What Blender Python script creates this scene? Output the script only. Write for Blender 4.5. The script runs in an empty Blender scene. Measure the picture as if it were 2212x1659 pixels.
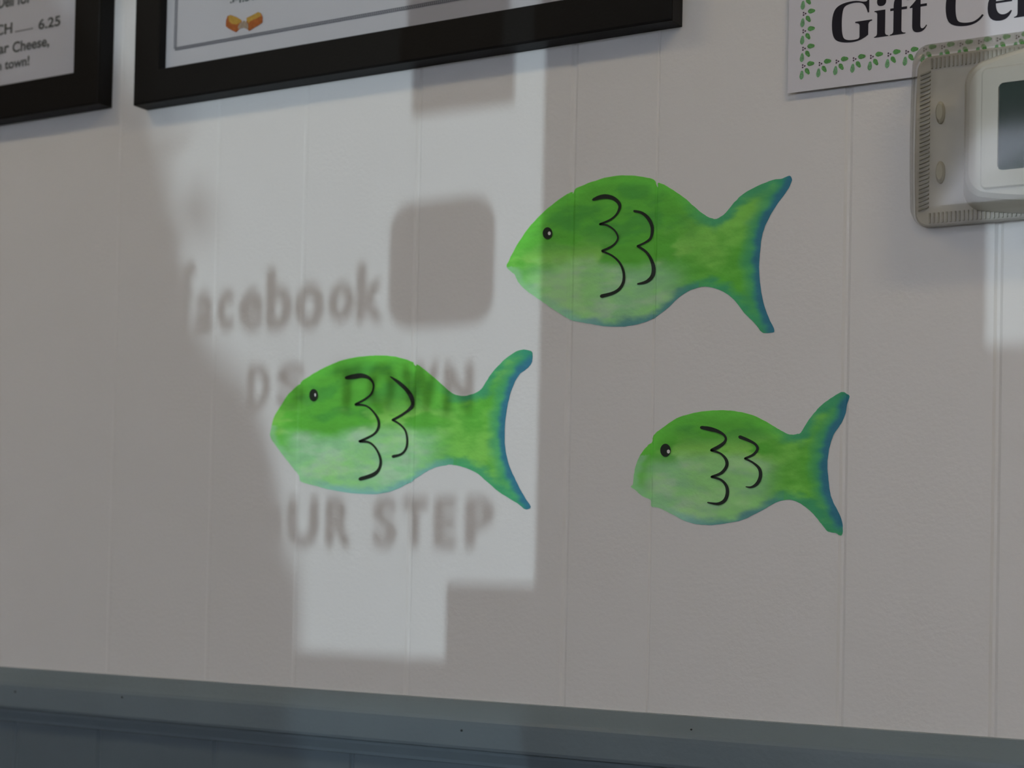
import bpy, bmesh, math, random
from mathutils import Vector, Matrix, noise
from mathutils.geometry import delaunay_2d_cdt
from bisect import bisect_left

random.seed(7)
scn = bpy.context.scene
col = scn.collection

# ------------------------------------------------------------------ camera
# The wall is the plane Y=0, X runs right along it, Z up; the room is at Y<0.
F, PX, PY = 3650.0, 1106.0, 1120.0
Hx, Hy, SL = -5068.0, 1077.0, 0.0207
xc = -Vector((Hx - PX, -(Hy - PY), -F)).normalized()
tv = F * F / ((PX - Hx) * SL - (PY - Hy))
zc = Vector((SL * tv, tv, -F)).normalized()
yc = zc.cross(xc)
M = Matrix((xc, yc, zc))
def ray(px, py): return M @ Vector((px - PX, -(py - PY), -F))
CAM = Vector((0, 0, 1.2)) - ray(1106, 829.5) * (1.46 / F)
def P(px, py, d=0.0):
    """where the line of sight through a photo pixel meets the plane d metres in front of the wall"""
    r = ray(px, py); k = (-d - CAM.y) / r.y
    p = CAM + r * k
    return p.x, p.z
cd = bpy.data.cameras.new('camera')
cam = bpy.data.objects.new('camera', cd); col.objects.link(cam)
cam.matrix_world = Matrix.Translation(CAM) @ M.to_4x4()
cd.sensor_width = 36.0
cd.lens = F / 2212.0 * 36.0
cd.shift_x = 0.0
cd.shift_y = (PY - 829.5) / 2212.0
cd.clip_start = 0.01
cd.dof.use_dof = True
cd.dof.focus_distance = 1.34
cd.dof.aperture_fstop = 6.7
scn.camera = cam

# ------------------------------------------------------------------ world, daylight, exposure
w = bpy.data.worlds.new('sky'); scn.world = w; w.use_nodes = True
w.node_tree.nodes['Background'].inputs[0].default_value = (0.70, 0.735, 0.875, 1)
w.node_tree.nodes['Background'].inputs[1].default_value = 8.3
SUN = Vector((-1.2, -36.0, 2.4))          # low daylight glinting in through the glass from across the street
sl = bpy.data.lights.new('street_glint', 'AREA'); sl.shape = 'RECTANGLE'
sl.size = 0.05; sl.size_y = 0.115; sl.energy = 3200.0; sl.color = (0.76, 0.91, 1.0)
so = bpy.data.objects.new('street_glint', sl); col.objects.link(so)
so.location = SUN
so.rotation_euler = (Vector((0, 0, 1.2)) - SUN).to_track_quat('-Z', 'Y').to_euler()
scn.view_settings.view_transform = 'Standard'
scn.view_settings.look = 'None'
scn.view_settings.gamma = 1.0
scn.view_settings.exposure = 0.0
scn.view_settings.use_curve_mapping = False
LAMP = 17.8
scn.cycles.max_bounces = 10
scn.cycles.transparent_max_bounces = 16
scn.cycles.use_denoising = True

# ------------------------------------------------------------------ helpers
def lin(c):
    return tuple((v / 255 / 12.92) if v / 255 <= 0.04045 else ((v / 255 + 0.055) / 1.055) ** 2.4 for v in c)
def mat(name, colr, rough=0.5, spec=0.4, bump=0.0, bscale=300.0, vary=0.0, vscale=6.0, metallic=0.0, attr=None, coat=0.0):
    m = bpy.data.materials.new(name); m.use_nodes = True
    nt = m.node_tree; b = nt.nodes['Principled BSDF']
    b.inputs['Roughness'].default_value = rough
    b.inputs['Specular IOR Level'].default_value = spec
    b.inputs['Metallic'].default_value = metallic
    b.inputs['Coat Weight'].default_value = coat
    tc = nt.nodes.new('ShaderNodeTexCoord')
    src = None
    if attr:
        a = nt.nodes.new('ShaderNodeVertexColor'); a.layer_name = attr; src = a.outputs['Color']
    if vary > 0:
        n = nt.nodes.new('ShaderNodeTexNoise'); n.inputs['Scale'].default_value = vscale; n.inputs['Detail'].default_value = 5
        nt.links.new(tc.outputs['Object'], n.inputs['Vector'])
        mr = nt.nodes.new('ShaderNodeMapRange')
        mr.inputs['From Min'].default_value = 0.3; mr.inputs['From Max'].default_value = 0.7
        mr.inputs['To Min'].default_value = 1 - vary; mr.inputs['To Max'].default_value = 1 + vary
        nt.links.new(n.outputs['Fac'], mr.inputs['Value'])
        mx = nt.nodes.new('ShaderNodeVectorMath'); mx.operation = 'MULTIPLY'
        if src is not None: nt.links.new(src, mx.inputs[0])
        else: mx.inputs[0].default_value = colr
        nt.links.new(mr.outputs['Result'], mx.inputs[1])
        src = mx.outputs['Vector']
    if src is not None: nt.links.new(src, b.inputs['Base Color'])
    else: b.inputs['Base Color'].default_value = (*colr, 1)
    if bump > 0:
        n = nt.nodes.new('ShaderNodeTexNoise'); n.inputs['Scale'].default_value = bscale; n.inputs['Detail'].default_value = 3
        nt.links.new(tc.outputs['Object'], n.inputs['Vector'])
        bp = nt.nodes.new('ShaderNodeBump'); bp.inputs['Strength'].default_value = bump; bp.inputs['Distance'].default_value = 0.001
        nt.links.new(n.outputs['Fac'], bp.inputs['Height'])
        nt.links.new(bp.outputs['Normal'], b.inputs['Normal'])
    return m
def clear(name, tint, gloss=0.06, rough=0.05):
    """thin clear sheet: passes light straight through, tinted, with a weak sheen"""
    m = bpy.data.materials.new(name); m.use_nodes = True
    nt = m.node_tree; nt.nodes.remove(nt.nodes['Principled BSDF'])
    out = nt.nodes['Material Output']
    tr = nt.nodes.new('ShaderNodeBsdfTransparent'); tr.inputs[0].default_value = (*tint, 1)
    gl = nt.nodes.new('ShaderNodeBsdfGlossy'); gl.inputs['Roughness'].default_value = rough
    lw = nt.nodes.new('ShaderNodeFresnel'); lw.inputs['IOR'].default_value = 1.45
    mu = nt.nodes.new('ShaderNodeMath'); mu.operation = 'MULTIPLY_ADD'
    mu.inputs[1].default_value = 0.5; mu.inputs[2].default_value = gloss - 0.03
    nt.links.new(lw.outputs[0], mu.inputs[0])
    mx = nt.nodes.new('ShaderNodeMixShader')
    nt.links.new(mu.outputs[0], mx.inputs[0])
    nt.links.new(tr.outputs[0], mx.inputs[1]); nt.links.new(gl.outputs[0], mx.inputs[2])
    nt.links.new(mx.outputs[0], out.inputs[0])
    return m
def emit(name, colr, s):
    m = bpy.data.materials.new(name); m.use_nodes = True
    b = m.node_tree.nodes['Principled BSDF']
    b.inputs['Base Color'].default_value = (*colr, 1)
    b.inputs['Emission Color'].default_value = (*colr, 1); b.inputs['Emission Strength'].default_value = s
    return m
def tag(o, label=None, cat=None, group=None, kind=None):
    if label: o['label'] = label
    if cat: o['category'] = cat
    if group: o['group'] = group
    if kind: o['kind'] = kind
    return o
def empty(name, loc):
    o = bpy.data.objects.new(name, None); o.location = loc; o.empty_display_size = 0.05; col.objects.link(o); return o
def obj(name, verts, faces, m, parent=None, smooth=False, mats=None, fmat=None):
    me = bpy.data.meshes.new(name)
    me.from_pydata([tuple(v) for v in verts], [], faces); me.update()
    bm = bmesh.new(); bm.from_mesh(me); bmesh.ops.recalc_face_normals(bm, faces=bm.faces); bm.to_mesh(me); bm.free()
    for mm in (mats or [m]): me.materials.append(mm)
    if fmat: me.polygons.foreach_set('material_index', fmat)
    if smooth: me.polygons.foreach_set('use_smooth', [True] * len(me.polygons))
    o = bpy.data.objects.new(name, me); col.objects.link(o)
    if parent is not None:
        o.parent = parent
        off = parent.location.copy(); q = parent.parent
        while q is not None: off += q.location; q = q.parent
        me.transform(Matrix.Translation(-off))
    return o
class MB:
    def __init__(s): s.v = []; s.f = []; s.m = []
    def poly(s, pts, mi=0):
        n = len(s.v); s.v += [tuple(p) for p in pts]; s.f.append(tuple(range(n, n + len(pts)))); s.m.append(mi)
    def box(s, x0, x1, y0, y1, z0, z1, mi=0):
        n = len(s.v)
        s.v += [(x, y, z) for x in (x0, x1) for y in (y0, y1) for z in (z0, z1)]
        for q in ((0, 1, 3, 2), (4, 6, 7, 5), (0, 4, 5, 1), (2, 3, 7, 6), (0, 2, 6, 4), (1, 5, 7, 3)):
            s.f.append(tuple(n + i for i in q)); s.m.append(mi)
    def loops(s, loops, closed=True, cap0=False, cap1=False, mi=0):
        n = len(s.v); k = len(loops[0])
        for L in loops: s.v += [tuple(p) for p in L]
        for i in range(len(loops) - 1):
            for j in range(k if closed else k - 1):
                a = n + i * k + j; b = n + i * k + (j + 1) % k
                s.f.append((a, b, b + k, a + k)); s.m.append(mi)
        if cap0: s.f.append(tuple(n + j for j in range(k))); s.m.append(mi)
        if cap1: s.f.append(tuple(n + (len(loops) - 1) * k + j for j in range(k))); s.m.append(mi)
    def build(s, name, m, parent=None, smooth=False):
        mats = m if isinstance(m, list) else [m]
        return obj(name, s.v, s.f, None, parent, smooth, mats, s.m)
def bevel(o, wdt=0.002, seg=2):
    b = o.modifiers.new('bevel', 'BEVEL'); b.width = wdt; b.segments = seg; b.limit_method = 'ANGLE'
    return o
def catmull(pts, n=5, closed=False):
    out = []; k = len(pts)
    for i in range(k if closed else k - 1):
        if closed: p0, p1, p2, p3 = (pts[(i + j - 1) % k] for j in range(4))
        else: p0, p1, p2, p3 = (pts[min(max(i + j - 1, 0), k - 1)] for j in range(4))
        for q in range(n):
            t = q / n
            out.append(tuple(0.5 * (2 * p1[a] + (p2[a] - p0[a]) * t + (2 * p0[a] - 5 * p1[a] + 4 * p2[a] - p3[a]) * t * t
                       + (3 * p1[a] - p0[a] - 3 * p2[a] + p3[a]) * t ** 3) for a in range(len(p1))))
    if not closed: out.append(tuple(pts[-1]))
    return out
def tri(pts, extra=()):
    """triangulate a simple polygon (x,z) with extra inside points"""
    n = len(pts)
    v, e, f, *_ = delaunay_2d_cdt([Vector(p) for p in list(pts) + list(extra)], [], [list(range(n))], 1, 1e-7)
    return v, f
def inside(p, poly):
    x, z = p; c = False; j = len(poly) - 1
    for i in range(len(poly)):
        xi, zi = poly[i]; xj, zj = poly[j]
        if (zi > z) != (zj > z) and x < (xj - xi) * (z - zi) / (zj - zi) + xi: c = not c
        j = i
    return c
def text_mesh(s, bold=0.0):
    """outline of a string in the built-in face: verts (x,y), faces, bounding box"""
    cu = bpy.data.curves.new('t', 'FONT'); cu.body = s; cu.size = 1.0; cu.offset = bold; cu.fill_mode = 'FRONT'
    o = bpy.data.objects.new('t', cu); col.objects.link(o)
    me = bpy.data.meshes.new_from_object(o)
    v = [(a.co.x, a.co.y) for a in me.vertices]; f = [tuple(p.vertices) for p in me.polygons]
    bpy.data.objects.remove(o); bpy.data.curves.remove(cu); bpy.data.meshes.remove(me)
    xs = [a[0] for a in v]; ys = [a[1] for a in v]
    return v, f, (min(xs), min(ys), max(xs), max(ys))
def put_text(mb, s, x0, x1, z0, z1, y, bold=0.0, mi=0, sy=None):
    """fit a string into a box on the plane Y=y; with sy the height follows from a capital's height"""
    v, f, (a, b, c, d) = text_mesh(s, bold)
    n = len(mb.v); kx = (x1 - x0) / (c - a)
    for (p, q) in v:
        z = z0 + (q - b) / (d - b) * (z1 - z0) if sy is None else z0 + q * sy
        mb.v.append((x0 + (p - a) * kx, y, z))
    for g in f: mb.f.append(tuple(n + i for i in g)); mb.m.append(mi)

# ------------------------------------------------------------------ materials
m_wall = mat('white_panelling_paint', (0.80, 0.785, 0.765), 0.42, 0.35, 0.25, 260, 0.012, 5)
m_blue = mat('blue_grey_paint', (0.135, 0.175, 0.205), 0.32, 0.5, 0.3, 220, 0.05, 8)
m_rail = mat('blue_grey_gloss_paint', (0.185, 0.232, 0.262), 0.24, 0.5, 0.25, 220, 0.05, 8)
m_ceil = mat('ceiling_paint', (0.80, 0.79, 0.77), 0.8, 0.2, 0.2, 80)
m_side = mat('side_wall_paint', (0.62, 0.61, 0.60), 0.6, 0.3, 0.2, 80)
m_floor = mat('floor_vinyl', (0.08, 0.07, 0.065), 0.5, 0.4, 0.1, 60, 0.15, 4)
m_black = mat('black_frame', (0.0045, 0.004, 0.004), 0.5, 0.16, 0.15, 400)
m_paper = mat('white_paper', (0.72, 0.695, 0.71), 0.75, 0.2, 0.05, 100)
m_sign = mat('sign_paper', (0.72, 0.71, 0.755), 0.6, 0.25)
m_ink = mat('grey_ink', (0.15, 0.155, 0.15), 0.7, 0.2)
m_rope = mat('border_ink', (0.20, 0.195, 0.215), 0.7, 0.2)
m_blackink = mat('black_ink', (0.016, 0.014, 0.022), 0.6, 0.2)
m_glass = clear('picture_glass', (0.97, 0.98, 0.98), 0.03, 0.25)
m_pane = clear('window_glass', (0.95, 0.97, 0.97), 0.04, 0.02)
m_film_pane = clear('tinted_glass', (0.33, 0.36, 0.37), 0.04, 0.05)
m_yel = mat('illustration_yellow', (0.52, 0.30, 0.05), 0.7, 0.2, vary=0.15, vscale=300)
m_org = mat('illustration_orange', (0.42, 0.115, 0.025), 0.7, 0.2, vary=0.2, vscale=300)
m_beige = mat('illustration_filling', (0.38, 0.28, 0.20), 0.7, 0.2, vary=0.2, vscale=500)
m_leaf = mat('printed_leaf', (0.13, 0.36, 0.115), 0.7, 0.2, vary=0.3, vscale=900)
m_leaf2 = mat('printed_leaf_pale', (0.20, 0.43, 0.22), 0.7, 0.2, vary=0.3, vscale=900)
m_berry = mat('printed_berry', (0.13, 0.09, 0.13), 0.7, 0.2)
m_strk = mat('black_paint_stroke', (0.012, 0.020, 0.010), 0.5, 0.3)
m_whitep = mat('white_paint_dot', (0.85, 0.85, 0.83), 0.5, 0.3)
m_fish = mat('fish_paint', (1, 1, 1), 0.55, 0.3, 0.3, 350, attr='paint')
m_film = mat('decal_film', (0.05, 0.06, 0.10), 0.6)
m_decalw = mat('decal_film_white', (0.7, 0.7, 0.7), 0.6)
m_metal = mat('door_metal', (0.35, 0.35, 0.36), 0.4, metallic=0.7)
m_bush = mat('evergreen_needles', (0.03, 0.09, 0.025), 0.8, 0.1, 0.8, 60, 0.3, 12)
m_pot = mat('terracotta', (0.35, 0.14, 0.08), 0.8)
m_ground = mat('pale_concrete', (0.34, 0.34, 0.33), 0.9, 0.1, 0.4, 120, 0.2, 3)  # concrete ground, paled to bounce more daylight onto the upper wall

# ------------------------------------------------------------------ the wall with its grooves
def gx(px, py): return P(px, py)[0]
GROOVES = sorted([gx(264, 230), gx(457, 1000), gx(660, 380), -0.1026, 0.0557, 0.1352, 0.2994, 0.4166, 0.62, 0.78, 0.94, 1.03,
                  -0.66, -0.78, -0.94, -1.1])
SHALLOW = {0: 1}
knots = [(-2.2, 0.0)]
for g in GROOVES:
    if abs(g - 0.1352) < 0.001: prof = ((-.0014, 0), (-.0004, .0007), (.0004, .0007), (.0014, 0))      # a tight joint
    elif g < -0.12: prof = ((-.003, 0), (-.001, .0004), (.001, .0004), (.003, 0))                          # filled with paint
    else: prof = ((-.0034, 0), (-.0012, .0013), (.0010, .0013), (.0034, 0))
    knots += [(g + a, b) for a, b in prof]
knots.append((3.0, 0.0))
KX = [k[0] for k in knots]
def wally(x):
    i = min(max(bisect_left(KX, x), 1), len(KX) - 1)
    (a, b), (c, d) = knots[i - 1], knots[i]
    return b + (d - b) * (x - a) / (c - a)
RAIL = 0.925
mb = MB(); mb.loops([[(x, y, z) for x, y in knots] for z in (RAIL - 0.02, 2.5)], closed=False)
mb.poly([(-2.2, 0.1, 2.5), (3.0, 0.1, 2.5), (3.0, 0.1, 0), (-2.2, 0.1, 0)])
wb = mb.build('wall_back', m_wall); tag(wb, kind='structure')
wg = [gx(33, 1600), gx(213, 1600), gx(463, 1600)]
k2 = [(-2.2, 0)]
for g in sorted(wg + [gx(463, 1600) + 0.162 * i for i in range(1, 15)] + [gx(33, 1600) - 0.16 * i for i in range(1, 9)]):
    k2 += [(g - .003, 0), (g - .001, .0016), (g + .001, .0016), (g + .003, 0)]
k2.append((3.0, 0))
mb = MB(); mb.loops([[(x, y, z) for x, y in k2] for z in (0.0, RAIL - 0.03)], closed=False)
o = mb.build('wainscot_panel', m_blue, wb); tag(o, 'blue-grey painted grooved panelling below the rail')
# chair rail: profile (height, depth in front of the wall)
prof = [(RAIL + .0005, .0), (RAIL, .0035), (RAIL - .0035, .0065), (RAIL - .010, .0125), (RAIL - .0135, .0158), (RAIL - .0165, .0172), (RAIL - .020, .0172),
        (RAIL - .038, .0165), (RAIL - .0405, .0155), (RAIL - .0415, .0135), (RAIL - .0415, .0085),
        (RAIL - .0450, .0080), (RAIL - .0480, .0065), (RAIL - .0520, .0045), (RAIL - .0550, .0040), (RAIL - .0560, .0)]
mb = MB(); mb.loops([[(x, -d, z) for z, d in prof] for x in (-2.2, 3.0)], closed=False)
tr = mb.build('trim_1', m_rail); tag(tr, kind='structure')
mb = MB()
for px, py, s in ((33, 1494, .0011), (264, 1506, .0013), (997, 1578, .0012), (1493, 1576, .0008)):
    X, Z = P(px, py, .0172)
    mb.loops([[(X + s * r * math.cos(a), -y, Z + s * r * math.sin(a)) for a in [i * math.pi / 4 for i in range(8)]] for r, y in ((1, .0168), (.8, .0177))], cap1=True)
o = mb.build('paint_nib', mat('dark_speck', (0.02, 0.025, 0.03), 0.6), tr)

# ------------------------------------------------------------------ rest of the room
YF = -4.0
def st(name, mb, m, parent=None):
    o = mb.build(name, m, parent)
    if parent is None: tag(o, kind='structure')
    return o
mb = MB(); mb.box(-2.2, 3.0, YF, 0.1, -0.1, 0); st('floor', mb, m_floor)
mb = MB(); mb.box(-2.2, 3.0, YF, 0.1, 2.5, 2.6); st('ceiling', mb, m_ceil)
mb = MB(); mb.box(-2.3, -2.2, YF, 0.1, 0, 2.5); st('wall_left', mb, m_side)
mb = MB(); mb.box(3.0, 3.1, YF, 0.1, 0, 2.5); st('wall_right', mb, m_side)
def back(x, z, y=YF):
    """from a spot of light on the wall back along its line to the plane Y=y"""
    t = -y / -SUN.y
    return x + (SUN.x - x) * t, z + (SUN.z - z) * t
gx1, gz0 = back(*P(1163, 800)); _, gz0 = back(*P(780, 1412))
gx0 = gx1 - 0.78; gz1 = 2.0
_, gq = back(*P(800, 1500)); dx0, dx1 = gx0 - 0.10, gx1 + 0.10
wx0, wz0 = back(*P(2112, 640)); _, wz0 = back(*P(2180, 745))
wx1, wz1 = wx0 + 1.5, 2.05
mb = MB()
mb.box(-2.3, dx0 - .04, YF - .12, YF, 0, 2.5); mb.box(dx0 - .04, dx1 + .04, YF - .12, YF, 2.14, 2.5)
mb.box(dx1 + .04, wx0, YF - .12, YF, 0, 2.5); mb.box(wx0, wx1, YF - .12, YF, 0, wz0); mb.box(wx0, wx1, YF - .12, YF, wz1, 2.5)
mb.box(wx1, 3.1, YF - .12, YF, 0, 2.5)
st('wall_front', mb, m_side)
mb = MB()
mb.box(dx0, gx0, YF - .06, YF - .015, 0, 2.1); mb.box(gx1, dx1, YF - .06, YF - .015, 0, 2.1)
mb.box(gx0, gx1, YF - .06, YF - .015, gq, gz0); mb.box(gx0, gx1, YF - .06, YF - .015, 0, .15); mb.box(gx0, gx1, YF - .06, YF - .015, gz1, 2.1)
dr = st('door_1', mb, m_metal)
mb = MB(); mb.box(dx0 - .04, dx0, YF - .1, YF + .01, 0, 2.14); mb.box(dx1, dx1 + .04, YF - .1, YF + .01, 0, 2.14); mb.box(dx0 - .04, dx1 + .04, YF - .1, YF + .01, 2.1, 2.14)
mb.build('door_frame', m_metal, dr)
mb = MB(); mb.poly([(gx0, YF - .035, gz0), (gx1, YF - .035, gz0), (gx1, YF - .035, gz1), (gx0, YF - .035, gz1)]); mb.build('door_glass', m_pane, dr)
mb = MB(); mb.poly([(gx0, YF - .035, .15), (gx1, YF - .035, .15), (gx1, YF - .035, gq), (gx0, YF - .035, gq)]); tag(mb.build('door_glass', m_film_pane, dr), 'tinted lower glass')
mb = MB(); mb.box(gx0 - .06, gx0 - .03, YF + .03, YF + .05, .9, 1.15); mb.box(gx0 - .06, gx0 - .03, YF - .015, YF + .05, .9, .93); mb.box(gx0 - .06, gx0 - .03, YF - .015, YF + .05, 1.12, 1.15)
mb.build('door_handle', m_metal, dr)
mb = MB()
mb.box(wx0 - .03, wx0, YF - .08, YF + .012, wz0 - .03, wz1 + .03); mb.box(wx1, wx1 + .03, YF - .08, YF + .012, wz0 - .03, wz1 + .03)
mb.box(wx0, wx1, YF - .08, YF + .012, wz0 - .03, wz0); mb.box(wx0, wx1, YF - .08, YF + .012, wz1, wz1 + .03)
wn = st('window_1', mb, m_metal)
mb = MB(); mb.poly([(wx0, YF - .035, wz0), (wx1, YF - .035, wz0), (wx1, YF - .035, wz1), (wx0, YF - .035, wz1)]); mb.build('window_pane', clear('dimming_window_glass', (0.83, 0.85, 0.85), 0.04, 0.02), wn)  # pane tint added to dim the daylight patch at the wall's right
mb = MB(); mb.box(wx0 - .05, wx1 + .05, YF - .0, YF + .08, wz0 - .055, wz0 - .03); mb.build('window_sill', m_side, wn)
mb = MB(); mb.box(-12, 12, -45, YF - .12, -.25, -.12); st('ground', mb, m_ground)

# ceiling lamps: two long fluorescent fixtures, parallel to the wall
def lamp(x, y, s, label):
    r = empty('ceiling_light', (x, y, 2.5)); tag(r, label, 'ceiling light', 'fluorescent ceiling lights')
    mb = MB()
    L, W = .36, .10
    mb.box(x - L - .02, x + L + .02, y - W - .02, y + W + .02, 2.46, 2.4995)
    bevel(mb.build('housing', m_ceil, r), .004)
    mb = MB(); mb.loops([[(x + sx * (L - e), y + sy * (W - e), z) for sx, sy in ((-1, -1), (1, -1), (1, 1), (-1, 1))] for e, z in ((0, 2.46), (.004, 2.45), (.02, 2.44))], cap1=True)
    mb.build('diffuser', emit('lamp_diffuser', (1.0, 0.83, 0.54), LAMP * s), r)
    return r
lamp(1.30, -1.02, 1.02, 'fluorescent ceiling light above the thermostat side of the room')
lamp(-1.05, -1.02, 0.60, 'fluorescent ceiling light above the left menu frame side of the room')

# ------------------------------------------------------------------ decals on the door glass
YG = YF - .034
def bb(x0, x1, y0, y1):
    """box of a shadow on the wall (photo pixels) taken back to the door glass"""
    xm, ym = (x0 + x1) / 2, (y0 + y1) / 2
    a = back(*P(x0, ym), y=YG)[0]; b = back(*P(x1, ym), y=YG)[0]
    c = back(*P(xm, y1), y=YG)[1]; d = back(*P(xm, y0), y=YG)[1]
    return a, b, c, d
def letter_row(name, label, rows):
    mb = MB()
    for ch, x0, x1, y0, y1 in rows:
        a, b, c, d = bb(x0, x1, y0, y1)
        for q, (ox, oz) in enumerate(((0, 0), (.0022, 0), (-.0022, 0), (0, .002), (0, -.002))):   # thick cut vinyl strokes
            put_text(mb, ch, a + ox + .002, b + ox - .002, c + oz + .002, d + oz - .002, YG + q * .0001, 0.012)
    tag(mb.build(name, m_film), label, 'window lettering')
letter_row('window_lettering', 'lettering on the door glass whose shadow is the top row, beside the rounded square', [
    ('f', 384, 422, 565, 722), ('a', 423, 462, 630, 718), ('c', 469, 506, 626, 716), ('e', 516, 568, 624, 716), ('b', 575, 631, 577, 716),
    ('o', 637, 700, 611, 713), ('o', 709, 765, 609, 697), ('k', 770, 830, 566, 697)])
letter_row('window_lettering', 'lettering on the door glass, its shadow left of and above the lower left fish eye', [
    ('D', 534, 584, 787, 884), ('S', 597, 660, 785, 882)])
letter_row('window_lettering', 'lettering on the door glass, its shadow across the back of the lower left fish', [
    ('T', 718, 782, 785, 890), ('O', 795, 855, 785, 890), ('W', 866, 948, 783, 895), ('N', 958, 1023, 782, 895)])
letter_row('window_lettering', 'lettering on the door glass, shadow under the lower left fish belly', [
    ('O', 553, 612, 1075, 1181), ('U', 621, 688, 1073, 1183), ('R', 703, 760, 1073, 1183)])
letter_row('window_lettering', 'lettering on the door glass, shadow under the lower left fish tail', [
    ('S', 804, 858, 1073, 1185), ('T', 867, 925, 1073, 1185), ('E', 937, 987, 1073, 1186), ('P', 1004, 1068, 1073, 1186)])
a, b, c, d = bb(841, 1068, 430, 706)
r = .022; pts = []
for cx, cz, a0 in ((b - r, d - r, 0), (a + r, d - r, 90), (a + r, c + r, 180), (b - r, c + r, 270)):
    pts += [(cx + r * math.cos(math.radians(a0 + t)), YG, cz + r * math.sin(math.radians(a0 + t))) for t in range(0, 91, 15)]
mb = MB(); mb.poly(pts); tag(mb.build('window_sticker', m_film), 'rounded square sticker on the door glass, its shadow left of the upper fish', 'sticker')
a, b, c, d = bb(893, 1114, -80, 238)
mb = MB(); mb.poly([(a, YG, c), (b, YG, c), (b, YG, d), (a, YG, d)]); tag(mb.build('paper_notice', m_decalw), 'rectangular paper notice on the door glass, its shadow just under the large black frame', 'notice')
a, b, c, d = bb(962, 1175, 1262, 1480)
mb = MB(); mb.poly([(a, YG, c), (b, YG, c), (b, YG, d), (a, YG, d)]); tag(mb.build('paper_notice', m_decalw), 'rectangular paper notice low on the door glass, its shadow just above the blue-grey rail', 'notice')

# unseen evergreen stand-in, its outline shaped to shade the left of the wall
BY = -11.0
edge = [(262, 150), (285, 215), (318, 262), (334, 300), (338, 350), (352, 430), (383, 510), (398, 570), (402, 620), (418, 690), (462, 755), (512, 805), (545, 860), (572, 930),
        (590, 1000), (603, 1060), (610, 1120), (612, 1185), (630, 1212), (624, 1250), (624, 1300), (634, 1345), (642, 1400), (646, 1470)]
ez = [back(*P(px, py), y=BY) for px, py in edge]
bc = ez[0][0] - .55
prof2 = [(bc + .02 - bc, ez[0][1] + .55)] + [(bc - bc + .30, ez[0][1] + .28)] + [(x - bc, z) for x, z in ez] + [(ez[-1][0] - bc + .02, .35), (.3, .22)]
prof2 = catmull(prof2, 2)
br = empty('shade_evergreen', (bc, BY, -.12)); tag(br, 'unseen evergreen stand-in outside the door, shaped to shade the left part of the wall', 'shade caster')
mb = MB(); loops = []
for rr, z in prof2:
    L = []
    for i in range(64):
        a = 2 * math.pi * i / 64
        q = max(rr, .01) * (1 + (0.010 * noise.noise(Vector((math.cos(a) * 5, math.sin(a) * 5, z * 8))) if i else 0))
        L.append((bc + q * math.cos(a), BY + q * math.sin(a), z))
    loops.append(L)
mb.loops(loops, cap0=True, cap1=True)
rb = random.Random(3)
for i in range(330):            # loose sprigs added beyond the upper crown to soften the shade's edge
    z = rb.uniform(ez[7][1] + .02, ez[0][1] + .3)
    ex = ez[0][0]
    for (xa, za), (xb, zb_) in zip(ez, ez[1:]):
        if zb_ <= z <= za: ex = xa + (xb - xa) * (za - z) / (za - zb_ + 1e-9)
    if z > ez[0][1]: ex = ez[0][0] - (z - ez[0][1]) * .6
    x = ex + min(rb.expovariate(1 / .02), .05) - .01
    y = BY + rb.uniform(-.25, .25); l = rb.uniform(.004, .011); a = rb.uniform(0, 6.28)
    ca, sa = math.cos(a) * l, math.sin(a) * l
    mb.poly([(x - ca, y, z - sa), (x + sa * .4, y + .002, z - ca * .4), (x + ca, y, z + sa), (x - sa * .4, y - .002, z + ca * .4)])
mb.build('shade_foliage', m_bush, br, True)
mb = MB(); mb.loops([[(bc + q * math.cos(i * math.pi / 16), BY + q * math.sin(i * math.pi / 16), z) for i in range(32)] for q, z in ((.24, -.12), (.32, .22), (.34, .22), (.34, .26), (.30, .26), (.28, .22))], cap0=True, cap1=True)
mb.build('pot', m_pot, br)

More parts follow.
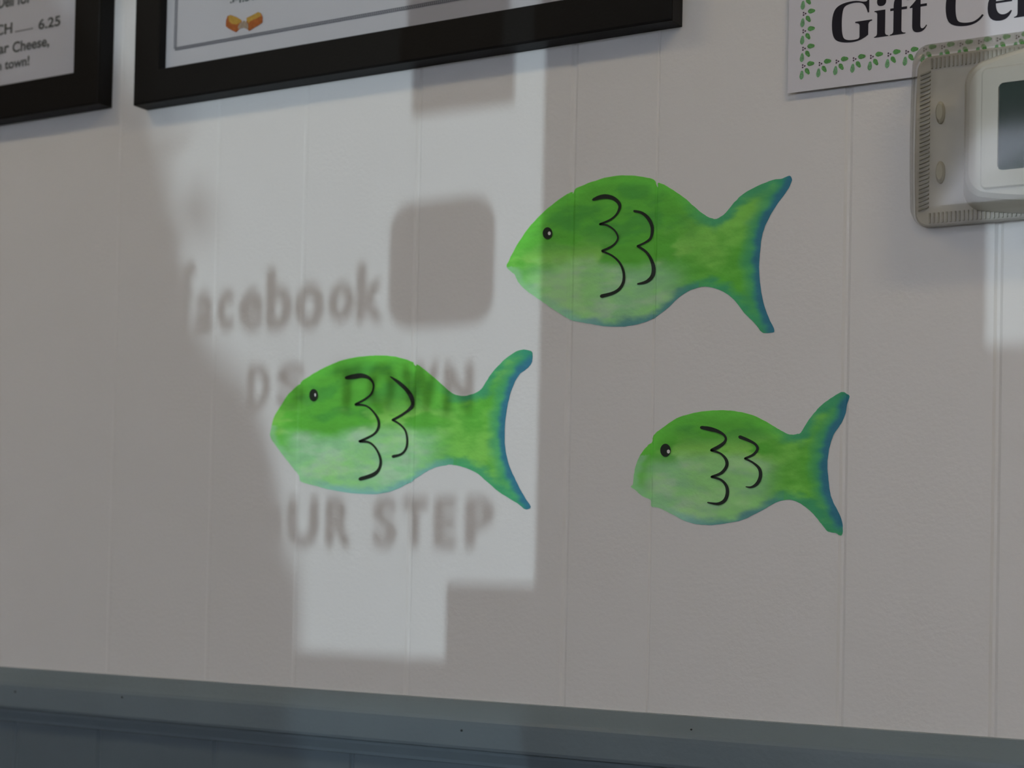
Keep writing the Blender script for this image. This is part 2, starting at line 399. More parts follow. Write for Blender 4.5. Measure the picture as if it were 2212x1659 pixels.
# ------------------------------------------------------------------ painted fish
def smooth(a, b, x):
    t = min(max((x - a) / (b - a), 0), 1); return t * t * (3 - 2 * t)
def mixc(a, b, t): return tuple(a[i] + (b[i] - a[i]) * t for i in range(3))
def pc(*c):
    l = lin(c); return tuple(min(l[i] / (0.262, 0.250, 0.235)[i] * 0.78, .95) for i in range(3))
GREEN, DARKG, BRIGHT = pc(62, 122, 36), pc(50, 108, 36), pc(70, 138, 42)
YELG, PALE, PALE2 = pc(98, 142, 60), pc(102, 140, 98), pc(118, 142, 112)
TEAL, BLUE, DTEAL, GREYB = pc(42, 108, 72), pc(31, 77, 93), pc(30, 94, 74), pc(92, 132, 122)
def make_fish(label, ox, oy, sc, outline, rear, tail_s, mid, seed, strokes, eye, hl, belly_blue):
    """outline, strokes and eye as traced on the wall; rear = first/last outline index of the tail's hollow edge"""
    W = lambda p: P(ox + p[0] / sc, oy + p[1] / sc)
    raw = catmull(outline, 4, True)
    rnd = random.Random(seed)
    raw = [(x + rnd.uniform(-1.6, 1.6), y + rnd.uniform(-1.6, 1.6)) for x, y in raw]
    ow = [W(p) for p in raw]
    xs = [p[0] for p in ow]; zs = [p[1] for p in ow]
    X0, X1, Z0, Z1 = min(xs), max(xs), min(zs), max(zs)
    gxs = []; x = X0
    while x < X1: gxs.append(x); x += .0013
    gxs += [k for k in KX if X0 < k < X1]; gxs = sorted(set(gxs))
    inner = []
    for i, x in enumerate(gxs):
        # spans of the outline at this column
        cr = []
        for j in range(len(ow)):
            a, b = ow[j], ow[(j + 1) % len(ow)]
            if (a[0] > x) != (b[0] > x): cr.append(a[1] + (b[1] - a[1]) * (x - a[0]) / (b[0] - a[0]))
        cr.sort()
        for q in range(0, len(cr) - 1, 2):
            z = cr[q] + .0006
            while z < cr[q + 1] - .0005:
                inner.append((x, z)); z += .0013
    V, T = tri(ow, inner)
    nb = len(raw)
    n_out = len(outline)
    r0, r1 = rear[0] * 4, rear[1] * 4
    L = X1 - X0; H = Z1 - Z0
    segs = [(ow[j], ow[(j + 1) % nb], r0 <= j < r1, j) for j in range(nb)]
    def dist(p, S):
        best = 1e9; bj = 0
        for a, b, _, j in S:
            dx, dz = b[0] - a[0], b[1] - a[1]
            t = ((p[0] - a[0]) * dx + (p[1] - a[1]) * dz) / (dx * dx + dz * dz + 1e-12)
            t = 0 if t < 0 else 1 if t > 1 else t
            q = (p[0] - a[0] - t * dx) ** 2 + (p[1] - a[1] - t * dz) ** 2
            if q < best: best = q; bj = j
        return math.sqrt(best), bj
    S_rear = [s for s in segs[::2] if s[2]]
    S_all = [(segs[i][0], segs[(i + 1) % nb][1], segs[i][2], segs[i][3]) for i in range(0, nb, 2)]
    def fbm(x, y, z=0.0): return noise.fractal(Vector((x, y, z + seed)), 1.0, 2.0, 4)
    def paint(p):
        s = (p[0] - X0) / L; v = (Z1 - p[1]) / H
        n1 = fbm(p[0] * 28, p[1] * 75); n2 = fbm(p[0] * 60 + 9, p[1] * 160, 3); n3 = fbm(p[0] * 14 + 4, p[1] * 16, 7)
        d, j = dist(p, S_all); dr, _ = dist(p, S_rear)
        c = mixc(GREEN, DARKG, smooth(-.15, .45, n1 + .25 * n3))
        c = mixc(c, BRIGHT, .75 * smooth(.010, .0, d - .002) * (1 if v < mid else 0))
        c = mixc(c, BRIGHT, .8 * smooth(.18, .0, s))
        # yellow-green scumble across the middle
        band = math.exp(-((v - mid - .01) / .11) ** 2)
        c = mixc(c, YELG, smooth(-.1, .5, n1 + n3) * band * .9 * smooth(.85, .6, s))
        # pale belly
        bel = smooth(mid - .02, mid + .10, v + .05 * n3 + .03 * n1 - .10 * max(0, s - .35)) * smooth(tail_s + .03, tail_s - .16, s) * smooth(.02, .13, s)
        c = mixc(c, mixc(PALE, PALE2, smooth(-.2, .5, n1)), .92 * bel)
        c = mixc(c, YELG, .45 * bel * smooth(-.3, .8, n2 * .6 + .8 * n3))
        # belly rim
        low = v > mid
        if low and s < tail_s:
            rim = smooth(.0085, .0010, d + .003 * n2)
            tcol = mixc(GREYB, BLUE, belly_blue * smooth(.22, .45, s) )
            c = mixc(c, mixc(PALE, tcol, smooth(.14, .3, s)), .8 * rim)
        # tail
        tl = smooth(tail_s - .10, tail_s + .06, s)
        if tl > 0:
            tc = mixc(GREEN, YELG, smooth(-.5, .8, .5 * n2 + n3) * .6)
            tc = mixc(tc, TEAL, .9 * smooth(.011, .002, d + .004 * n2))
            tc = mixc(tc, TEAL, .75 * smooth(.020, .007, dr + .004 * n1))
            tc = mixc(tc, DTEAL, .8 * smooth(.93, 1.0, s + .04 * n1))
            c = mixc(c, tc, tl)
        c = mixc(c, BLUE, .95 * smooth(.0092, .0025, dr + .002 * n2))
        k = 1 + .10 * n2 + .05 * n1
        return tuple(max(0, q * k) for q in c)
    ver = [(v.x, wally(v.x) - .00035, v.y) for v in V]
    root = empty('painted_fish', (ow[0][0], 0, Z0)); tag(root, label, 'painted fish', 'green fish painted on the wall')
    o = obj('body', ver, [tuple(f) for f in T], m_fish, root)
    ca = o.data.color_attributes.new('paint', 'FLOAT_COLOR', 'POINT')
    for i, v in enumerate(V): ca.data[i].color = (*paint((v.x, v.y)), 1)
    # the black brush lines
    for line in strokes:
        mb = MB()
        for seg in line:
            pts = catmull([(p[0], p[1], p[2]) for p in seg], 6)
            L_, R_ = [], []
            for i, (x, y, wd) in enumerate(pts):
                a = pts[max(i - 1, 0)]; b = pts[min(i + 1, len(pts) - 1)]
                dx, dy = b[0] - a[0], b[1] - a[1]; l = math.hypot(dx, dy) or 1
                hw = wd * .58
                for lst, sg in ((L_, 1), (R_, -1)):
                    X, Z = W((x - dy / l * hw * sg, y + dx / l * hw * sg))
                    lst.append((X, wally(X) - .0011, Z))
            mb.loops([L_, R_], closed=False)
            for (x, y, wd) in (pts[0], pts[-1]):
                cp = []
                for q in range(12):
                    X, Z = W((x + wd / 2 * math.cos(q * math.pi / 6), y + wd / 2 * math.sin(q * math.pi / 6))); cp.append((X, wally(X) - .00112, Z))
                mb.poly(cp)
        mb.build('scale_line', m_strk, root)
    def oval(name, e, y, m, par):
        pts = []
        for q in range(28):
            X, Z = W((e[0] + e[2] * math.cos(q * math.pi / 14), e[1] + e[3] * math.sin(q * math.pi / 14))); pts.append((X, wally(X) - y - .0003, Z))
        mb = MB(); mb.poly(pts); return mb.build(name, m, par)
    eo = oval('eye', eye, .0008, m_strk, root)
    oval('eye_highlight', hl, .0011, m_whitep, eo)
    return root
def sw(pts, ws):
    n = len(pts); out = []
    for i, p in enumerate(pts):
        t = i / (n - 1) * (len(ws) - 1); k = min(int(t), len(ws) - 2)
        out.append((p[0], p[1], ws[k] + (ws[k + 1] - ws[k]) * (t - k)))
    return out
F1 = [(82, 740), (100, 685), (150, 590), (230, 470), (320, 370), (420, 285), (530, 212), (541, 222), (556, 196), (580, 180), (680, 140), (800, 105), (920, 95), (1040, 105), (1118, 126),
      (1132, 158), (1142, 178), (1150, 145), (1230, 185), (1320, 245), (1400, 315), (1470, 370), (1540, 400), (1600, 375), (1680, 285), (1750, 220), (1850, 165), (1950, 128), (2020, 115), (2068, 98),
      (2085, 130), (2050, 205), (1980, 300), (1920, 400), (1880, 500), (1862, 620), (1855, 740), (1865, 880), (1885, 990), (1920, 1090), (1962, 1185), (1925, 1200), (1875, 1195),
      (1820, 1130), (1750, 1060), (1680, 970), (1600, 910), (1500, 878), (1400, 890), (1300, 945), (1220, 1020), (1120, 1095), (1000, 1140), (880, 1158), (760, 1152), (640, 1132), (545, 1115),
      (460, 1070), (380, 1015), (300, 960), (220, 905), (160, 840), (135, 790)]
make_fish('largest green painted fish, uppermost of the three, below the large black frame', 1070, 350, 3.253, F1, (30, 40), .70, .50, 1.3,
    [[sw([(692, 266), (735, 250), (780, 244), (830, 255), (868, 285), (878, 320), (855, 370), (810, 408), (738, 438)], [16, 26, 28, 22, 20, 12, 12, 12]),
      sw([(738, 438), (790, 446), (840, 480), (865, 525), (855, 562), (820, 595), (755, 626)], [12, 10, 11, 12, 14]),
      sw([(755, 628), (825, 660), (878, 710), (905, 775), (905, 840), (878, 890), (830, 922), (750, 944)], [12, 12, 15, 18, 18, 22])],
     [sw([(980, 346), (1035, 360), (1080, 400), (1106, 460), (1098, 530), (1060, 565), (1003, 592)], [14, 18, 22, 18, 12, 12]),
      sw([(1005, 594), (1060, 630), (1098, 685), (1115, 750), (1105, 805), (1065, 842), (1005, 858)], [14, 16, 20, 24, 20, 10])]],
    (371, 502, 34, 42), (385, 503, 10, 13), .9)
F2 = [(88, 765), (92, 700), (120, 600), (170, 520), (230, 430), (302, 362), (312, 358), (335, 330), (420, 275), (520, 220), (620, 180), (740, 150), (860, 138), (930, 135), (1050, 145), (1170, 180), (1190, 205),
      (1210, 216), (1222, 206), (1300, 265), (1400, 350), (1460, 405), (1520, 440), (1600, 445), (1700, 405), (1760, 320), (1820, 240), (1900, 160), (1980, 105), (2040, 90), (2100, 105),
      (2108, 140), (2100, 195), (2060, 240), (2000, 290), (1950, 390), (1920, 500), (1900, 620), (1893, 750), (1900, 870), (1930, 990), (1980, 1100), (2040, 1215), (2092, 1300), (2050, 1320),
      (1990, 1275), (1870, 1200), (1780, 1130), (1690, 1050), (1600, 1005), (1500, 978), (1420, 985), (1330, 1010), (1250, 1055), (1150, 1120), (1050, 1170), (950, 1198), (850, 1205), (740, 1198),
      (600, 1180), (450, 1145), (325, 1108), (306, 1060), (260, 1000), (190, 910), (130, 830)]
make_fish('green painted fish crossed by lettering shadows, lower left of the three', 560, 730, 3.568, F2, (32, 43), .72, .44, 5.1,
    [[sw([(676, 308), (740, 298), (800, 292), (855, 312), (886, 360), (872, 425), (825, 470), (748, 512)], [22, 34, 30, 20, 12, 12, 14, 14]),
      sw([(748, 514), (830, 525), (888, 575), (924, 640), (920, 700), (880, 748), (782, 796)], [18, 12, 12, 16, 16, 14, 16]),
      sw([(780, 797), (855, 808), (908, 860), (940, 940), (928, 1010), (880, 1056), (782, 1088)], [20, 14, 12, 16, 18, 26, 24])],
     [sw([(1017, 300), (1080, 345), (1148, 410), (1184, 490), (1166, 545), (1110, 590), (1033, 633)], [8, 26, 26, 20, 16, 16]),
      sw([(1035, 634), (1090, 668), (1133, 720), (1145, 800), (1132, 860), (1095, 898), (1036, 914)], [14, 12, 12, 14, 14, 20])]],
    (424, 442, 33, 48), (438, 440, 6, 13), .25)
F3 = [(98, 985), (118, 960), (125, 880), (150, 770), (200, 670), (260, 600), (288, 578), (298, 530), (315, 505), (340, 480), (420, 420), (520, 355), (640, 315), (780, 290), (920, 282), (1050, 290), (1180, 315),
      (1280, 355), (1400, 420), (1480, 470), (1560, 505), (1620, 500), (1660, 485), (1720, 390), (1780, 310), (1850, 235), (1930, 175), (2030, 115), (2080, 130), (2108, 155), (2085, 220), (2060, 330),
      (2020, 420), (1960, 510), (1920, 640), (1905, 780), (1915, 920), (1930, 1040), (1960, 1130), (2010, 1230), (2040, 1340), (2030, 1430), (1980, 1410), (1910, 1395), (1850, 1330), (1780, 1240),
      (1700, 1170), (1620, 1120), (1530, 1105), (1430, 1130), (1340, 1180), (1230, 1240), (1120, 1290), (1000, 1315), (850, 1335), (720, 1330), (600, 1300), (450, 1225), (360, 1180), (285, 1165),
      (276, 1105), (200, 1070), (140, 1015)]
make_fish('smallest green painted fish, lower right of the three, above the rail', 1340, 820, 4.254, F3, (30, 40), .72, .42, 9.7,
    [[sw([(750, 441), (830, 455), (905, 478), (962, 515), (972, 560), (925, 608), (842, 650)], [26, 34, 26, 18, 20, 28, 24]),
      sw([(842, 650), (928, 682), (978, 740), (980, 800), (930, 860), (845, 892)], [20, 16, 24, 26, 22, 16]),
      sw([(843, 894), (930, 922), (980, 980), (988, 1050), (962, 1112), (900, 1142), (808, 1130)], [18, 18, 24, 28, 28, 22, 10])],
     [sw([(1103, 528), (1180, 558), (1245, 595), (1265, 640), (1225, 690), (1150, 725)], [28, 24, 20, 22, 18, 16]),
      sw([(1150, 726), (1225, 765), (1282, 820), (1292, 890), (1262, 955), (1210, 988), (1158, 985)], [16, 16, 24, 28, 26, 16, 6])]],
    (420, 650, 48, 60), (449, 662, 14, 18), .8)

# ------------------------------------------------------------------ framed menus
def frame(label, x0, x1, z0, z1, width, depth, mname='moulding', paper=None):
    root = empty('framed_menu', ((x0 + x1) / 2, 0, z0)); tag(root, label, 'picture frame')
    pr = [(0, 0), (0, depth * .93), (.0006, depth * .98), (.0018, depth), (width - .001, depth), (width, depth - .001), (width, .004), (width, 0)]
    mb = MB()
    mb.loops([[(x, -d, z) for x, z in ((x0 + w, z0 + w), (x1 - w, z0 + w), (x1 - w, z1 - w), (x0 + w, z1 - w))] for w, d in pr])
    mb.build(mname, m_black, root)
    i = width - .002
    mb = MB(); mb.box(x0 + i, x1 - i, -.0095, -.006, z0 + i, z1 - i); sh = mb.build('menu_sheet', paper or m_paper, root)
    mb = MB(); mb.poly([(x0 + i, -.0118, z0 + i), (x1 - i, -.0118, z0 + i), (x1 - i, -.0118, z1 - i), (x0 + i, -.0118, z1 - i)]); mb.build('glass_pane', m_glass, root)
    return root, sh
DP = .020; YS = -.0100
bx0, bz0 = P(287, 222, DP); bx1, _ = P(1451, 52, DP); _, bz0 = P(600, 178, DP)
ix, iz = P(351, 137, .0095)
wd = ((ix - bx0) + (P(640, 88, DP)[1] - bz0)) / 2
big, bsh = frame('large black framed menu with a fried food picture, above the fishes', bx0, bx1, bz0, bz0 + .62, wd, DP, paper=mat('poster_paper', (0.60, 0.565, 0.565), 0.7, 0.2))
def line_rope(mb, x0, z0, x1, z1, w, step):
    dx, dz = x1 - x0, z1 - z0; L = math.hypot(dx, dz); dx /= L; dz /= L; nx, nz = -dz, dx
    def q(s, t): return (x0 + dx * s + nx * t, YS, z0 + dz * s + nz * t)
    e = w * .09
    for t in (-w / 2, w / 2): mb.poly([q(0, t - e), q(L, t - e), q(L, t + e), q(0, t + e)])
    s = 0
    while s < L:
        mb.poly([q(s, -w / 2), q(s + step * .55, -w / 2), q(s + step * 1.15, w / 2), q(s + step * .6, w / 2)]); s += step
mb = MB()
rx, rz = P(378, 106, .010)
rx1 = bx1 - (rx - bx0)
line_rope(mb, rx, rz, rx1, rz, .0028, .0021)
line_rope(mb, rx, rz, rx, rz + .50, .0028, .0021)
line_rope(mb, rx1, rz, rx1, rz + .50, .0028, .0021)
o = mb.build('printed_border', m_rope, bsh)
mb = MB()
a, zb = P(497, 9, .010); b, _ = P(553, 3, .010)
put_text(mb, '$4.50', a, b, 0, 0, YS, .016, sy=(b - a) / 2.35); 
mb.v = [(x, y, z + zb) if True else 0 for x, y, z in mb.v]
mb.build('printed_price', m_ink, bsh)
mb = MB()
def ip(pts, k, mi, y):
    mb.poly([(lambda q: (q[0], y, q[1]))(P(480 + px / 18.43, py / 18.43, -y)) for px, py in pts], mi)
ip([(205, 640), (330, 590), (560, 670), (780, 810), (760, 960), (700, 1130), (560, 1290), (400, 1220), (230, 1120), (140, 1040), (150, 820)], 0, 1, YS)
ip([(240, 640), (335, 600), (560, 680), (770, 815), (715, 900), (560, 975), (380, 950), (270, 850)], 0, 0, YS - .0001)
ip([(990, 700), (1200, 600), (1430, 480), (1540, 520), (1610, 680), (1600, 900), (1440, 1010), (1250, 1120), (1080, 1235), (960, 1130), (960, 880)], 0, 1, YS)
ip([(960, 720), (1200, 600), (1430, 475), (1530, 520), (1540, 640), (1350, 740), (1100, 850), (1060, 930), (980, 830)], 0, 0, YS - .0001)
ip([(700, 930), (860, 820), (960, 860), (1030, 960), (1040, 1120), (1000, 1170), (850, 1100), (740, 1120), (620, 1150), (640, 1000)], 0, 2, YS - .0002)
mb.build('food_picture', [m_yel, m_org, m_beige], bsh)

lx1, lz0 = P(211, 228, DP); _, lz0 = P(100, 241, DP)
lix, liz = P(168, 163, .0095)
lwd = ((lx1 - lix) + (P(100, 174, DP)[1] - lz0)) / 2
sml, ssh = frame('black framed price menu with grey print, at the far left edge', lx1 - .46, lx1, lz0, lz0 + .62, lwd, DP)
mb = MB()
def line(s, px0, px1, py_mid, cap_px, bold=.022):
    a, _ = P(px0, py_mid, .010); b, _ = P(px1, py_mid, .010)
    _, z0 = P((px0 + px1) / 2, py_mid, .010); _, z1 = P((px0 + px1) / 2, py_mid - cap_px, .010)
    v, f, (xa, xb, xc_, xd) = text_mesh(s, bold)
    n = len(mb.v); kx = (b - a) / (xc_ - xa); kz = (z1 - z0) / .70
    mb.v += [(a + (p - xa) * kx, YS, z0 + q * kz) for p, q in v]
    mb.f += [tuple(n + i for i in g) for g in f]; mb.m += [0] * len(f)
line('Deli', -4, 29, 15, 24); line('for', 37, 68, 7, 24)
line('CH', -10, 26, 74, 22); line('6.25', 83, 130, 59, 21)
line('lar', -8, 19, 115, 22); line('Cheese,', 27, 106, 106, 22)
line('n', -9, 3, 152, 20); line('town!', 10, 63, 145, 20)
a, z = P(33, 69, .010); b, _ = P(72, 62, .010); _, z = P(52, 66, .010)
for i in range(7):
    x = a + (b - a) * i / 7
    mb.poly([(x, YS, z), (x + (b - a) * .11, YS, z), (x + (b - a) * .11, YS, z + .0011), (x, YS, z + .0011)])
mb.build('printed_text', m_ink, ssh)

# ------------------------------------------------------------------ gift certificate sign
SD = .0045
gx0s, gz0s = P(1702, 202, SD); gx1s = gx0s + .356
root = empty('paper_sign', ((gx0s + gx1s) / 2, 0, gz0s)); tag(root, 'white paper sign with big black serif letters and a holly leaf border', 'sign')
def rnd_quad(p0, p1, p2, n=6): return [tuple((1 - t) ** 2 * p0[a] + 2 * t * (1 - t) * p1[a] + t * t * p2[a] for a in (0, 1)) for t in [i / n for i in range(1, n + 1)]]
def glyph(s):
    """outline points: x y, with 'o' for a control point off the curve"""
    pts = []
    for tok in s.split():
        on = not tok.endswith('o'); a, b = tok.rstrip('o').split(','); pts.append((float(a), float(b), on))
    full = []
    for i, p in enumerate(pts):
        q = pts[(i + 1) % len(pts)]; full.append(p)
        if not p[2] and not q[2]: full.append(((p[0] + q[0]) / 2, (p[1] + q[1]) / 2, True))
    k = next(i for i, p in enumerate(full) if p[2]); full = full[k:] + full[:k]
    out = []; i = 0; n = len(full)
    while i < n:
        p = full[i]; out.append((p[0], p[1]))
        nx = full[(i + 1) % n]
        if not nx[2]:
            e = full[(i + 2) % n]; out += rnd_quad(p, nx, e)[:-1]; i += 2
        else: i += 1
    return out
GL = {
 'G': (778, ['700,691 700,455 674,455 650,560o 560,655o 430,657 300,655o 215,560o 215,340 215,120o 300,17o 430,17 490,17o 533,35o 535,60 535,240 535,295o 455,303 455,325 755,325 755,303 692,300o 690,240 690,70 560,-19o 420,-19 250,-19o 37,90o 37,335 37,560o 210,691o 405,691 470,691o 530,672 590,650o 640,650 665,652o 674,691']),
 'i': (278, ['15,461 207,461 207,75 207,18o 262,16 262,0 15,0 15,16 66,18o 66,75 66,385 66,440o 15,445', '220,612 220,691o 139,691 58,691o 58,612 58,530o 139,530 220,530o 220,612']),
 'f': (333, ['14,461 72,461 72,510 80,600o 140,691o 250,691 389,691o 389,612 389,560o 330,560 275,560o 272,610 268,655o 240,655 210,655o 213,590 213,461 305,461 305,417 213,417 213,75 213,18o 285,16 285,0 14,0 14,16 72,18o 72,75 72,417 14,417']),
 't': (333, ['20,438 120,520o 183,630 205,630 205,461 313,461 313,417 205,417 205,115 205,48o 240,48 278,48o 305,100 322,90 275,-12o 180,-12 65,-12o 65,105 65,417 20,417']),
 'C': (722, ['668,691 672,461 647,461 615,655o 445,655 330,655o 215,560o 215,345 215,120o 320,32o 455,32 570,32o 660,140 687,118 590,-19o 415,-19 240,-19o 49,110o 49,340 49,560o 220,691o 412,691 480,691o 540,668 590,650o 625,650 645,655o 650,691']),
 'e': (444, ['426,283 160,283 165,85o 290,85 350,85o 405,140 425,128 370,-14o 235,-14 25,-14o 25,220 25,473o 237,473 420,473o 426,283', '162,318 302,318 305,440o 237,440 165,440o 162,318']),
 'r': (444, ['10,461 212,461 212,370 265,473o 345,473 405,473o 405,405 405,345o 345,345 310,345o 290,378o 265,378 235,378o 212,320 212,75 212,18o 275,16 275,0 14,0 14,16 70,18o 70,75 70,385 70,440o 10,445'])}
def glyph_mesh(ch):
    con = [glyph(s) for s in GL[ch][1]]
    vs = []; edges = []
    for c in con:
        n = len(vs); vs += c; edges += [(n + i, n + (i + 1) % len(c)) for i in range(len(c))]
    V, E_, T, *_ = delaunay_2d_cdt([Vector(v) for v in vs], edges, [], 0, 1e-4)
    keep = []
    for f in T:
        c = (sum(V[i].x for i in f) / 3, sum(V[i].y for i in f) / 3)
        if sum(inside(c, q) for q in con) % 2 == 1: keep.append(tuple(f))
    return V, keep
YP = -(SD + .0006)
mb = MB()
n = 24
lo = []
for i in range(n + 1):
    x = gx0s + (gx1s - gx0s) * i / n
    lo.append([(x, -SD, gz0s), (x, -SD - .0004, gz0s), (x, -SD - .0004, gz0s + .2159), (x, -SD, gz0s + .2159)])
mb.loops(lo, cap0=True, cap1=True)
# folded hanging tabs hold the sheet just off the wall
sheet = mb.build('sheet', m_sign, root)
for x in (gx0s + .03, gx1s - .05):
    for z in (gz0s + .03, gz0s + .17):
        mb = MB(); mb.box(x, x + .018, -SD + .0002, -.0001, z, z + .018); mb.build('mounting_tab', m_whitep, root)
mb = MB()
gX, gZ = P(1796, 92, SD + .001); bX, bZ = P(1888, 81.5, SD + .001)
rX, _ = P(2190, 40, SD + .001)
k = (rX - gX) / (3152 - 37); pen = gX - 37 * k
for ch in 'Gift Cer':
    if ch == ' ': pen += 250 * k; continue
    V, T = glyph_mesh(ch); n = len(mb.v)
    mb.v += [(pen + v.x * k, YP, bZ + v.y * k * 1.0) for v in V]
    mb.f += [tuple(n + i for i in f) for f in T]; mb.m += [0] * len(T)
    pen += GL[ch][0] * k
mb.build('printed_lettering', m_blackink, sheet)
# holly border: motif of two berries, one leaf to the right and two below
mb = MB()
def leaf(x, z, a, l, wd, mi):
    ca, sa = math.cos(a), math.sin(a); pts = []
    for i in range(14):
        t = 2 * math.pi * i / 14; u, v = l * math.cos(t), wd * math.sin(t) * (1 + .15 * math.cos(3 * t))
        pts.append((x + u * ca - v * sa, YP, z + u * sa + v * ca))
    mb.poly(pts, mi)
hx, hz = P(1736, 142, SD + .001); hx2, _ = P(1846, 126, SD + .001); sx = (hx2 - hx) / 3
_, hz2 = P(1738, 104, SD + .001); sz = sx * 1.0
def motif(x, z):
    u = sx / 37.0
    leaf(x + 15 * u, z + 3.0 * u, -.05, 8.2 * u, 5.0 * u, 0)
    leaf(x + 8 * u, z - 12.5 * u, -1.0, 8.0 * u, 4.4 * u, 0)
    leaf(x - 4.5 * u, z - 19 * u, 1.50, 9.5 * u, 4.6 * u, 1)
    for q, w_ in ((-2.5, 2.0), (2.0, -.5), (-2.5, -3.0)):
        leaf(x + q * u, z + w_ * u, 0, 1.9 * u, 1.9 * u, 2)
nx = int((gx1s - hx - .012) / sx)
for i in range(nx + 1): motif(hx + i * sx, hz)
for j in range(1, 5): motif(hx, hz + j * sz)
for j in range(1, 5): motif(hx + nx * sx, hz + j * sz)
mb.build('holly_border', [m_leaf, m_leaf2, m_berry], sheet)

# ------------------------------------------------------------------ thermostat and its clear guard
def rrect(x0, x1, z0, z1, r, y, n=6, bulge=0.0):
    pts = []
    for cx, cz, a0 in ((x1 - r, z1 - r, 0), (x0 + r, z1 - r, 90), (x0 + r, z0 + r, 180), (x1 - r, z0 + r, 270)):
        for i in range(n + 1):
            a = math.radians(a0 + 90 * i / n); pts.append([cx + r * math.cos(a), y, cz + r * math.sin(a)])
    # side points so the outline can bulge
    out = []
    for i, p in enumerate(pts):
        q = pts[(i + 1) % len(pts)]; out.append(p)
        if math.hypot(p[0] - q[0], p[2] - q[2]) > .02:
            for t in range(1, 12): out.append([p[0] + (q[0] - p[0]) * t / 12, y, p[2] + (q[2] - p[2]) * t / 12])
    if bulge:
        xm, zm, hw = (x0 + x1) / 2, (z0 + z1) / 2, (x1 - x0) / 2
        for p in out:
            k = 1 - ((p[0] - xm) / hw) ** 2
            p[2] += bulge * k * (1 if p[2] > zm else -.75)
    return [tuple(p) for p in out]
m_tbody = mat('thermostat_plastic', (0.66, 0.635, 0.57), 0.4, 0.4)
m_lcd = mat('lcd_screen', (0.036, 0.058, 0.050), 0.5, 0.15, vary=0.12, vscale=25)
m_base = mat('guard_base_plastic', (0.50, 0.48, 0.42), 0.45, 0.4, vary=0.25, vscale=45)
m_guard = clear('guard_plastic', (0.90, 0.89, 0.86), 0.045, 0.12)
TD = .030
tx0, _ = P(2078, 300, TD); _, tz1 = P(2082, 142, TD); _, tz0 = P(2092, 424, TD)
tx1 = tx0 + .150
root = empty('thermostat', ((tx0 + tx1) / 2, 0, tz0)); tag(root, 'white wall thermostat with a dark grey-green screen inside a clear guard', 'thermostat')
mb = MB()
mb.loops([rrect(tx0 - .004 + e, tx1 + .004 - e, tz0 - .004 + e, tz1 + .004 - e, .012, -d, bulge=.012) for e, d in ((0, .0005), (0, .010), (.004, .022), (.006, TD - .003), (.009, TD - .0005), (.014, TD))], cap0=True, cap1=True)
mb.build('body', m_tbody, root, False)
sX0, _ = P(2157, 270, TD + .002); _, sZ1 = P(2160, 166, TD + .002); _, sZ0 = P(2160, 381, TD + .002)
mb = MB(); e0 = .013
mb.loops([rrect(sX0 - e0 + e, sX0 + .085 + e0 - e, sZ0 - .008 + e, sZ1 + .008 - e, .004, -TD - d) for e, d in ((0, -.001), (0, .001), (.001, .0018), (.004, .002), (.0125, .002))])
mb.loops([rrect(sX0 - .0005, sX0 + .0855, sZ0 - .0005, sZ1 + .0005, .004 * .3, -TD - d) for d in (.002, .0004)])
bz = mb.build('bezel', m_tbody, root)
mb = MB(); mb.box(sX0, sX0 + .085, -TD - .0012, -TD + .001, sZ0, sZ1)
tag(mb.build('screen', m_lcd, root), 'dark grey-green display')
GD = .042
fx0, _ = P(1967, 300, GD); _, fz1 = P(1990, 92, GD); _, fz0 = P(1990, 469, GD)
fx1 = fx0 + .205
OUT = .0075                                   # the sides splay outwards to the base
root = empty('thermostat_guard', ((fx0 + fx1) / 2, 0, fz0)); tag(root, 'clear plastic guard box over the thermostat, overlapping the paper sign', 'guard box')
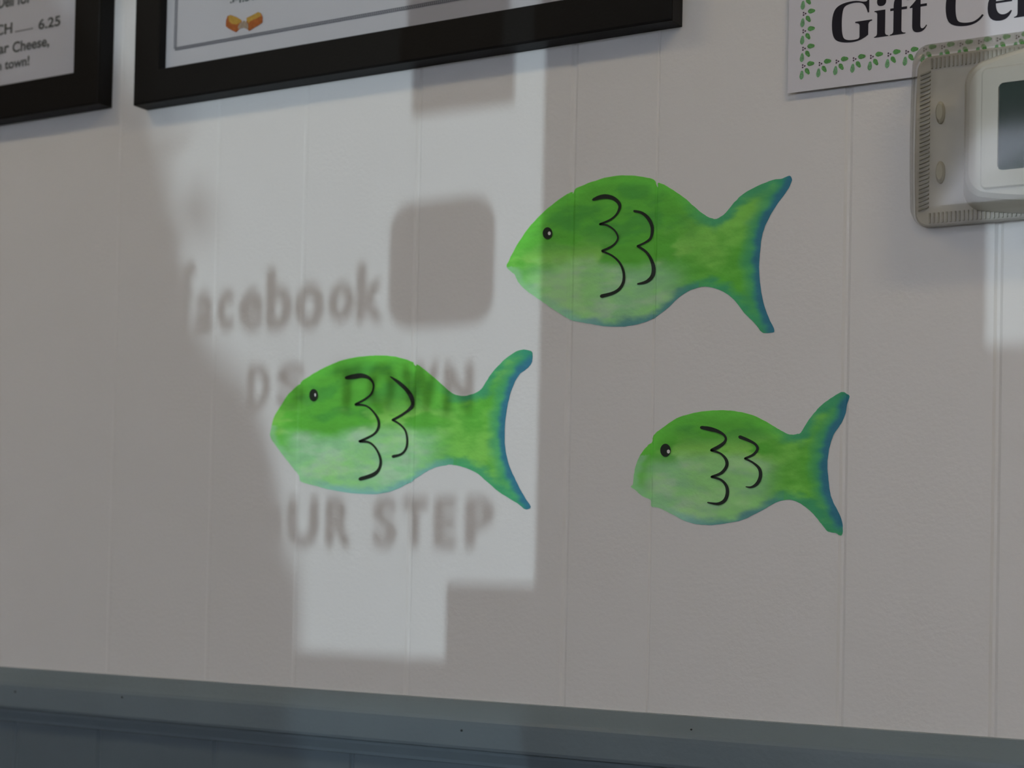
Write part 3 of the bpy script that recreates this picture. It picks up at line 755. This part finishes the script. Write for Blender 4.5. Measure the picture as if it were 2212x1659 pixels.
def ring_loop(ex, ez_, r, d):
    L = rrect(fx0 + ex, fx1 - ex, fz0 + ez_, fz1 - ez_, r, -d)
    zm, hz = (fz0 + fz1) / 2, (fz1 - fz0) / 2
    return [(x + (-.0016 if x < (fx0 + fx1) / 2 else .0016) * (1 - ((z - zm) / hz) ** 2), y, z) for x, y, z in L]
mb = MB()
mb.loops([ring_loop(e, z, r, d) for e, z, r, d in ((-OUT, -.001, .011, .0062), (-OUT + .0005, -.001, .011, .012), (-.004, -.0006, .011, .026), (-.0006, 0, .011, .0345), (.0008, .0010, .011, .0385), (.0034, .0034, .010, .0410), (.0075, .0075, .008, GD))], cap1=True)
mb.build('cover', m_guard, root, True)
mb = MB(); mb.loops([ring_loop(e, z, .010, d) for e, z, d in ((-OUT + .001, 0, .0005), (-OUT + .001, 0, .0056), (-OUT + .002, .001, .0062))], cap0=True, cap1=True)
mb.build('back_plate', mat('guard_back_plate', (0.62, 0.60, 0.55), 0.5, 0.3, vary=.12, vscale=30), root)
mb = MB()
z = fz0 + .012
while z < fz1 - .012:
    for x in (fx0 - .0040, fx1 - .0035):
        n = len(mb.v); s_, w_ = .0011, .0075
        mb.v += [(x, -.0060, z), (x + w_, -.0060, z + .0022), (x + w_, -.0060, z + .0022 + s_), (x, -.0060, z + s_),
                 (x, -.0080, z), (x + w_, -.0080, z + .0022), (x + w_, -.0080, z + .0022 + s_), (x, -.0080, z + s_)]
        for q in ((0, 1, 2, 3), (4, 5, 6, 7), (0, 1, 5, 4), (2, 3, 7, 6), (1, 2, 6, 5), (0, 3, 7, 4)): mb.f.append(tuple(n + i for i in q)); mb.m.append(0)
    z += .0032
x = fx0 + .004
while x < fx1 - .004:
    for zz in (fz0 + .002, fz1 - .0100):
        mb.box(x, x + .0011, -.0080, -.0060, zz, zz + .0078)
    x += .0032
mb.build('vent_ribs', m_base, root)
for px, py in ((2031, 243), (2031, 372)):
    X, Z = P(px, py, .008); mb = MB()
    mb.loops([[(X + .0034 * r * math.cos(i * math.pi / 10), -d, Z + .0085 * r * math.sin(i * math.pi / 10)) for i in range(20)] for r, d in ((1, .006), (1, .0085), (.7, .0105))], cap1=True)
    mb.build('screw_boss', mat('yellowed_plastic', (0.50, 0.475, 0.38), 0.5, 0.3), root)
